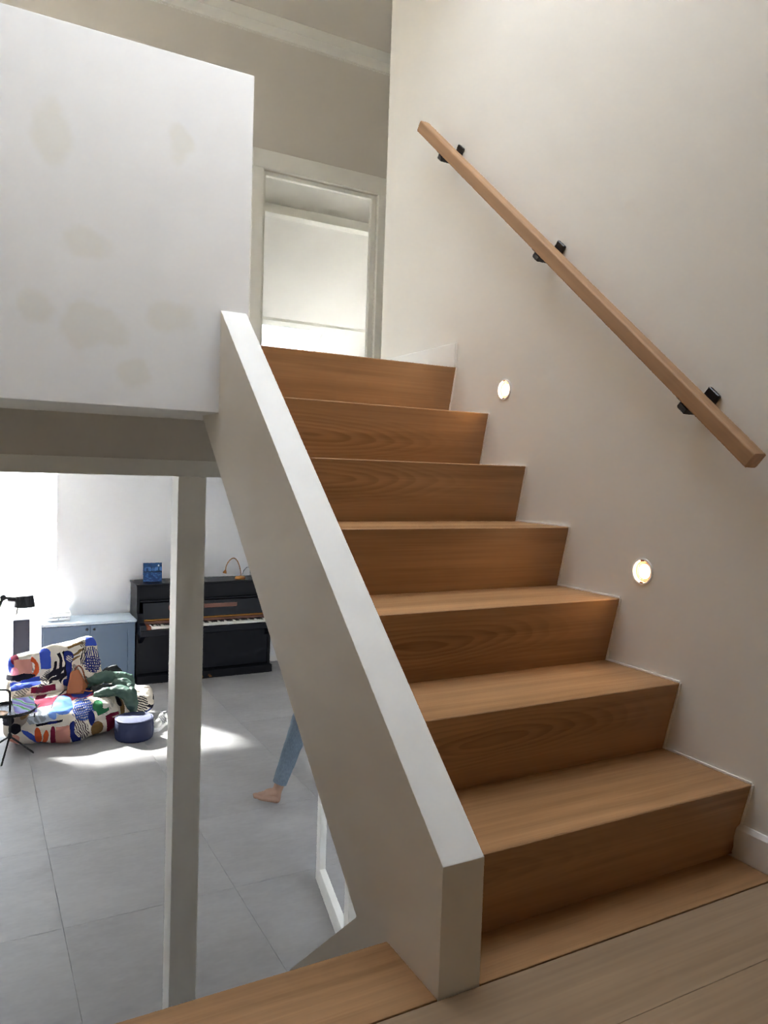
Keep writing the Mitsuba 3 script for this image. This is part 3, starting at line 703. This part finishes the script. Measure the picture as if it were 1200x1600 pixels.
# ------------------------------------------------------------------ things on and by the bean bag
hb = thing('handbag', 'tan leather handbag lying on the bean bag beside the green jacket', 'bag')
bagm = m3.Manifold.batch_hull([ball(p, .022, 14) for p in ((.835, 7.650, -1.275), (.945, 7.630, -1.275), (.90, 7.770, -1.250), (.99, 7.750, -1.250), (.885, 7.770, -1.115), (.925, 7.770, -1.105))])
obj('body', smoothed(bagm, 0.015, 4), 'leather_tan', hb, smooth=True)
obj('flap', tri(m3.Manifold.batch_hull([ball(p, .012, 12) for p in ((.945, 7.625, -1.260), (1.005, 7.735, -1.245), (.935, 7.755, -1.110), (.96, 7.690, -1.175))])), 'leather_tan', hb, smooth=40)
obj('strap', tube(spline([(.90, 7.770, -1.105), (.93, 7.760, -1.045), (.965, 7.750, -1.075), (.99, 7.740, -1.155), (1.02, 7.710, -1.220)], 24), 0.007, 8), 'leather_dark', hb, smooth=40)
obj('tassel', tube(spline([(.95, 7.615, -1.260), (.965, 7.585, -1.245), (1.01, 7.570, -1.250), (1.03, 7.560, -1.245)], 16), 0.006, 8), 'leather_tan', hb, smooth=40)

jk = thing('jacket', 'dark green quilted jacket thrown over the bean bag', 'jacket')


def puffs(pts, radii, n):
    """A quilted roll: one soft bulge after the other along a curve."""
    c = spline(pts, n); r = np.interp(np.linspace(0, 1, n), np.linspace(0, 1, len(radii)), radii)
    ms = []
    for i in range(n):
        dd = c[min(i + 1, n - 1)] - c[max(i - 1, 0)]; dd /= np.linalg.norm(dd)
        ms.append(m3.Manifold.batch_hull([ball(c[i] - dd * .006, r[i], 18), ball(c[i] + dd * .006, r[i], 18)]))
    t = tri(union(*ms).refine_to_length(0.014)); t.merge_vertices()
    trimesh.smoothing.filter_taubin(t, lamb=0.5, nu=0.53, iterations=2)
    return t


obj('back_panel', crumple(puffs([(1.02, 7.78, -1.24), (1.12, 7.80, -1.20), (1.24, 7.80, -1.20), (1.36, 7.78, -1.22), (1.42, 7.76, -1.27)], [.035, .055, .065, .065, .045], 13), 0.022, 15.0, 4), 'puffer_green', jk, smooth=True)
obj('sleeve', crumple(puffs([(1.08, 7.52, -1.275), (1.18, 7.52, -1.26), (1.28, 7.50, -1.26), (1.34, 7.44, -1.30), (1.355, 7.38, -1.37)], [.03, .045, .055, .055, .045], 13), 0.018, 15.0, 5), 'puffer_green', jk, smooth=True)
obj('sleeve', crumple(puffs([(1.30, 7.70, -1.25), (1.38, 7.62, -1.28), (1.40, 7.50, -1.36), (1.385, 7.42, -1.42)], [.06, .055, .05, .035], 10), 0.018, 15.0, 6), 'puffer_green', jk, smooth=True)
obj('lining', crumple(smoothed(m3.Manifold.batch_hull([ball(p, r, 14) for p, r in (((1.06, 7.72, -1.27), .03), ((1.30, 7.70, -1.27), .03), ((1.08, 7.58, -1.29), .02), ((1.28, 7.58, -1.285), .02))]), .02, 3), 0.01, 12.0, 7), 'puffer_lining', jk, smooth=True)
obj('hood', crumple(smoothed(m3.Manifold.batch_hull([ball(p, r, 14) for p, r in (((1.20, 7.88, -1.15), .03), ((1.30, 7.88, -1.11), .02), ((1.22, 7.86, -1.20), .05), ((1.33, 7.86, -1.19), .04))]), .02, 3), 0.015, 12.0, 9), 'puffer_lining', jk, smooth=True)

pf = thing('pouf', 'round navy blue pouf on the floor in front of the bean bag', 'pouf')
pc = (1.355, 7.185)
prf = [(0, .190)] + [(.152 + .02 * math.cos(a) - .0, .150 + .042 * math.sin(a)) for a in np.linspace(PI / 2, 0, 7)] + [(.174, .12), (.176, .08)] + [(.152 + .02 * math.cos(a), .04 + .04 * math.sin(a)) for a in np.linspace(0, -PI / 2, 6)] + [(0, 0)]
pm = lathe([(r, h) for r, h in prf][::-1], (pc[0], pc[1], FL), n=56)
obj('cushion', pm, 'navy_fabric', pf, smooth=40)
obj('piping', trimesh.creation.torus(.167, .0045, major_sections=56, minor_sections=8, transform=trimesh.transformations.translation_matrix([pc[0], pc[1], FL + .187])), 'navy_fabric', pf, smooth=True)
a_ = -0.55
obj('seam', tube([(pc[0] + .1765 * math.cos(a_), pc[1] + .1765 * math.sin(a_), FL + h) for h in (.03, .1, .165)], .0035, 6), 'navy_fabric', pf)


def sneaker(loc, rz, label, pitch=0.0):
    s = thing('sneaker', label, 'shoe', 'sneakers beside the pouf')
    M = trimesh.transformations.translation_matrix(loc) @ trimesh.transformations.rotation_matrix(rz, [0, 0, 1]) @ trimesh.transformations.rotation_matrix(pitch, [0, 1, 0])
    def put(m):
        m = m.copy(); m.apply_transform(M); return m
    out = shapely.Polygon([(-.14, -.03), (-.12, -.038), (-.02, -.034), (.06, -.045), (.12, -.038), (.145, -.01), (.145, .012), (.12, .036), (.06, .042), (-.02, .034), (-.12, .036), (-.14, .028)]).buffer(.004)
    obj('sole', put(prism(out, 'z', 0, .03)), 'plastic_white', s)
    upper = union(m3.Manifold.batch_hull([ball(p, r, 16) for p, r in (((.105, 0, .045), .030), ((.05, 0, .055), .036), ((-.03, 0, .075), .034), ((-.10, 0, .065), .034))]),
                  m3.Manifold.batch_hull([ball(p, r, 16) for p, r in (((-.10, 0, .10), .026), ((-.03, 0, .095), .027), ((-.11, 0, .06), .030))]))
    obj('upper', put(smoothed(upper, .012, 5)), 'sneaker_white', s, smooth=True)
    for sgn in (-1, 1):
        for i in range(3):
            obj('stripe', put(tube([(-.06 + i * .035, sgn * .040, .035), (-.045 + i * .035, sgn * .039, .075), (-.03 + i * .035, sgn * .026, .100 - .006 * i)], .006, 6)), 'sneaker_grey', s, smooth=40)
    for i in range(4):
        obj('lace', put(tube([(.0 + i * .018, -.026, .100 - i * .008), (.0 + i * .018, 0, .112 - i * .009), (.0 + i * .018, .026, .100 - i * .008)], .0035, 6)), 'sneaker_grey', s, smooth=40)
    obj('collar', put(xf(trimesh.creation.torus(.026, .007, major_sections=24, minor_sections=8), (-.088, 0, .122))), 'sneaker_dark', s, smooth=True)
    return s


sneaker((1.630, 7.38, FL), -2.2, 'white and grey sneaker nearest the pouf')
sneaker((1.770, 7.37, FL), -2.0, 'white sneaker half behind the square post')
thing_key = None

# ------------------------------------------------------------------ side table with its things
tb = thing('side_table', 'black metal side table with a round tray, hoop handle and splayed tripod legs', 'side table')
tx, ty, tz = 0.315, 7.15, -1.225
obj('tray', lathe([(0, -.010), (.19, -.010), (.205, -.006), (.212, .018), (.208, .020), (.202, .001), (.19, -.004), (0, -.004)], (tx, ty, tz), n=48), 'black_metal', tb, smooth=30)
obj('pole', tube([(tx, ty, -1.455), (tx, ty, -1.3), (tx, ty, tz - .0105)], .010, 10), 'black_metal', tb, smooth=40)
obj('handle', tube(spline([(tx, ty, tz - .003), (tx, ty, -1.10), (tx - .008, ty, -1.06), (tx - .04, ty, -1.045), (tx - .10, ty, -1.04), (tx - .15, ty, -1.05), (tx - .165, ty, -1.10), (tx - .165, ty, tz - .002)], 50), .008, 8), 'black_metal', tb, smooth=40)
for fx, fy in ((.243, 6.905), (.500, 7.115), (.150, 7.33)):
    obj('leg', tube([(tx, ty, -1.452), ((tx + fx) / 2, (ty + fy) / 2, -1.53), (fx, fy, FL + .008)], .008, 8), 'black_metal', tb, smooth=40)
obj('hub', lathe([(0, -.02), (.016, -.02), (.018, 0), (.016, .02), (0, .02)], (tx, ty, -1.452), n=16), 'black_metal', tb, smooth=30)


def cover(p, n, uv):
    q = p.x * 9.0 + p.y * 5.0 + p.z * 14.0 + 0.8 * noise(p.x * 18.0, p.y * 18.0)
    f = q - dr.floor(q)
    c = mix(lin('#7a7fd0'), lin('#a9b7e6'), smoothstep(0.0, 0.35, f))
    c = mix(c, lin('#63b46c'), smoothstep(0.4, 0.5, f) * (1 - smoothstep(0.62, 0.7, f)))
    return mix(c, lin('#8d6fc0'), smoothstep(0.75, 0.95, f))


mat('magazine_cover', mikit.proc(cover), 0.35)
mg = thing('magazine', 'colourful purple and green magazine on the black side table', 'magazine')
place = lambda m: xf(m, (0.425, 7.13, tz + 0.028), rx=0.42, rz=0.12)
obj('cover', place(box(-.085, .085, -.105, .105, .0055, .0085)), 'magazine_cover', mg)
obj('pages', place(box(-.083, .083, -.103, .103, -.0035, .0052)), 'plastic_white', mg)
wdsc = thing('wooden_plate', 'round pale wooden plate on the side table at the left picture edge', 'plate')
obj('plate', lathe([(0, 0), (.06, 0), (.072, .008), (.07, .012), (.06, .006), (0, .005)], (.225, 7.05, tz + .001), n=36), 'wood_disc', wdsc, smooth=30)
obj('rim', trimesh.creation.torus(.071, .003, major_sections=36, minor_sections=8, transform=trimesh.transformations.translation_matrix([.225, 7.05, tz + .0115])), 'wood_disc', wdsc, smooth=True)

# ------------------------------------------------------------------ walking person (mostly hidden by the stair wall)
pe = thing('person', 'barefoot person in light blue jeans walking behind the stair wall', 'person')
yF, yK = 5.335, 5.175                            # lead leg, trailing leg
hipF, hipK = (2.345, yF - .01, -.76), (2.345, yK + .01, -.76)
kneeF, ankF = (2.20, yF, -1.155), (2.062, yF, -1.535)
kneeK, ankK = (2.42, yK, -1.17), (2.72, yK, -1.44)


def foot(ank, heel, ballp, toe_dir, side, y):
    """A bare foot: heel, arch, ball and five separate toes."""
    heel, ballp = np.array(heel), np.array(ballp)
    td = np.array(toe_dir, float); td /= np.linalg.norm(td)
    ms = [bone(ank, .036, heel, .032), bone(ank, .035, ballp * .55 + np.array(ank) * .45 + [0, 0, .012], .029)]
    for s, r in ((-.026, .019), (0, .021), (.026, .018)):
        ms.append(bone(heel + [0, s * .5, 0], .027, ballp + [0, s, 0], r))
        ms.append(bone(ballp * .5 + np.array(ank) * .5 + [0, 0, .008], .026, ballp + [0, s, .004], r))
    for i, (s, l, r) in enumerate(((-.034, .052, .0125), (-.014, .052, .0088), (.003, .048, .0085), (.019, .042, .0082), (.034, .034, .0078))):
        b0 = ballp + [0, s * side, 0]
        ms += [bone(b0, r * 1.25, b0 + td * l * .55 + [0, 0, .004], r, 14), bone(b0 + td * l * .55 + [0, 0, .004], r, b0 + td * l + [0, 0, -.003], r * .92, 14)]
    return union(*ms)


def hand(wr, d, y_out):
    """A relaxed hand hanging along d: palm, four curled fingers and a thumb."""
    wr, d = np.array(wr, float), np.array(d, float); d /= np.linalg.norm(d)
    f = np.array([-1.0, 0, 0]); f -= d * (f @ d); f /= np.linalg.norm(f)       # towards the thumb
    n = np.cross(d, f) * y_out                                                # palm side
    ms = []
    for s in (-.028, -.009, .010, .029):
        ms.append(bone(wr + f * s * .5, .017, wr + d * .085 + f * s, .0115, 14))
    for s, l in ((-.029, .060), (-.010, .074), (.010, .080), (.029, .072)):
        k = wr + d * .085 + f * s
        a = k + d * l * .5 + n * .006; b = a + d * l * .3 + n * .014; c = b + d * l * .22 + n * .018
        ms += [bone(k, .0105, a, .0092, 12), bone(a, .0092, b, .0086, 12), bone(b, .0086, c, .0078, 12)]
    t0 = wr + d * .022 + f * .022; t1 = t0 + d * .034 + f * .026 + n * .008; t2 = t1 + d * .030 + f * .006 + n * .006
    ms += [bone(t0, .0145, t1, .0115, 12), bone(t1, .0115, t2, .0095, 12)]
    return union(*ms)


legs = [chain([hipF, kneeF, ankF], [.075, .055, .036]), chain([hipK, kneeK, ankK], [.075, .055, .036]),
        foot(ankF, (2.060, yF, -1.588), (1.925, yF, -1.548), (-1, 0, .45), 1, yF), foot(ankK, (2.755, yK, -1.495), (2.665, yK, -1.592), (-1, 0, -.02), -1, yK)]
neck_, head_ = (2.325, 5.255, -.150), np.array([2.29, 5.255, -.035])
shF, shK = (2.335, 5.425, -.245), (2.335, 5.085, -.245)
elF, wrF = (2.47, 5.455, -.47), (2.42, 5.46, -.70)
elK, wrK = (2.36, 5.05, -.51), (2.32, 5.06, -.74)
torso = m3.Manifold.batch_hull([ball(p, r) for p, r in (((2.345, 5.31, -.74), .095), ((2.345, 5.20, -.74), .095), ((2.345, 5.30, -.55), .085), ((2.345, 5.21, -.55), .085))])
chest = m3.Manifold.batch_hull([ball(p, r) for p, r in (((2.345, 5.30, -.55), .085), ((2.345, 5.21, -.55), .085), ((2.335, 5.345, -.31), .09), ((2.335, 5.165, -.31), .09), ((2.335, 5.39, -.235), .05), ((2.335, 5.12, -.235), .05))])
head = union(m3.Manifold.sphere(1, 40).scale([.092, .074, .108]).translate((head_ + [.008, 0, .022]).tolist()),
             m3.Manifold.batch_hull([ball(head_ + q, r, 16) for q, r in (((-.055, .0, .0), .040), ((-.062, 0, -.068), .022), ((-.02, .045, -.045), .022), ((-.02, -.045, -.045), .022))]),
             m3.Manifold.batch_hull([ball(head_ + q, r, 12) for q, r in (((-.090, 0, .022), .007), ((-.108, 0, -.018), .010), ((-.088, .012, -.02), .008), ((-.088, -.012, -.02), .008))]),
             *[m3.Manifold.sphere(1, 18).scale([.020, .008, .030]).translate((head_ + [.012, s * .076, .0]).tolist()) for s in (-1, 1)],
             bone(neck_, .052, head_ + [.01, 0, -.05], .047))
body = union(torso, chest, head, *legs, chain([shF, elF, wrF], [.048, .038, .026]), chain([shK, elK, wrK], [.048, .038, .026]), bone((2.335, 5.255, -.24), .06, neck_, .05), hand(wrF, (-.25, 0, -1), 1), hand(wrK, (-.15, .0, -1), -1))
obj('body', smoothed(body, .010, 5), 'skin', pe, smooth=True)
jeans = union(m3.Manifold.batch_hull([ball(p, r) for p, r in (((2.345, 5.32, -.74), .108), ((2.345, 5.19, -.74), .108), ((2.345, 5.31, -.64), .098), ((2.345, 5.20, -.64), .098))]),
              chain([hipF, kneeF, (2.085, yF, -1.465)], [.098, .073, .056]), chain([hipK, kneeK, (2.655, yK, -1.385)], [.098, .073, .056]))
cuts = []
for k, a in ((kneeF, ankF), (kneeK, ankK)):
    k, a = np.array(k), np.array(a); dd_ = (a - k) / np.linalg.norm(a - k)
    p0 = a - dd_ * .065
    c = m3.Manifold.cylinder(.3, .14, .14, 24)
    R = trimesh.geometry.align_vectors([0, 0, 1], dd_); R[:3, 3] = p0
    cuts.append(c.transform(R[:3]))
jeans = tri(jeans.refine_to_length(.016)); jeans.merge_vertices()
trimesh.smoothing.filter_taubin(jeans, lamb=.5, nu=.53, iterations=5)
jeans = crumple(jeans, .006, 16.0, 12)
jm = man(jeans)
for c in cuts:
    jm = jm - c
obj('jeans', tri(jm), 'denim', pe, smooth=40, label='light blue jeans ending above the ankle')
sweat = union(m3.Manifold.batch_hull([ball(p, r) for p, r in (((2.345, 5.31, -.64), .108), ((2.345, 5.20, -.64), .108), ((2.335, 5.35, -.31), .105), ((2.335, 5.16, -.31), .105), ((2.335, 5.395, -.235), .062), ((2.335, 5.115, -.235), .062))]),
              chain([shF, elF, wrF], [.062, .052, .040]), chain([shK, elK, wrK], [.062, .052, .040]), bone((2.335, 5.255, -.22), .07, (2.33, 5.255, -.185), .062))
sweat = crumple(smoothed(sweat, .018, 5), .007, 12.0, 13)
obj('sweater', sweat, 'sweater', pe, smooth=True)
hair = m3.Manifold.sphere(1, 40).scale([.103, .086, .118]).translate((head_ + [.014, 0, .026]).tolist()) - m3.Manifold.cube([.3, .4, .4], True).translate((head_ + [-.195, 0, -.10]).tolist()) - m3.Manifold.cube([.12, .4, .115], True).translate((head_ + [-.06, 0, -.02]).tolist())
obj('hair', crumple(smoothed(hair, .012, 3), .006, 30.0, 14), 'hair_brown', pe, smooth=True)
for s in (-1, 1):
    e = head_ + [-.083, s * .030, .016]
    ek = obj('eye', lathe([(0, .011), (.006, .0095), (.010, .005), (.011, 0), (0, -.004)], e, (-1, 0, 0), 18), 'eye_white', pe, smooth=40)
    obj('iris', lathe([(0, .0125), (.004, .0115), (.0052, .009), (0, .007)], e, (-1, 0, 0), 14), 'eye_dark', ek, smooth=40)
obj('mouth', xf(trimesh.creation.icosphere(2), (0, 0, 0)).apply_scale([.008, .022, .007]).apply_translation(head_ + [-.086, 0, -.052]), 'lip', pe, smooth=True)
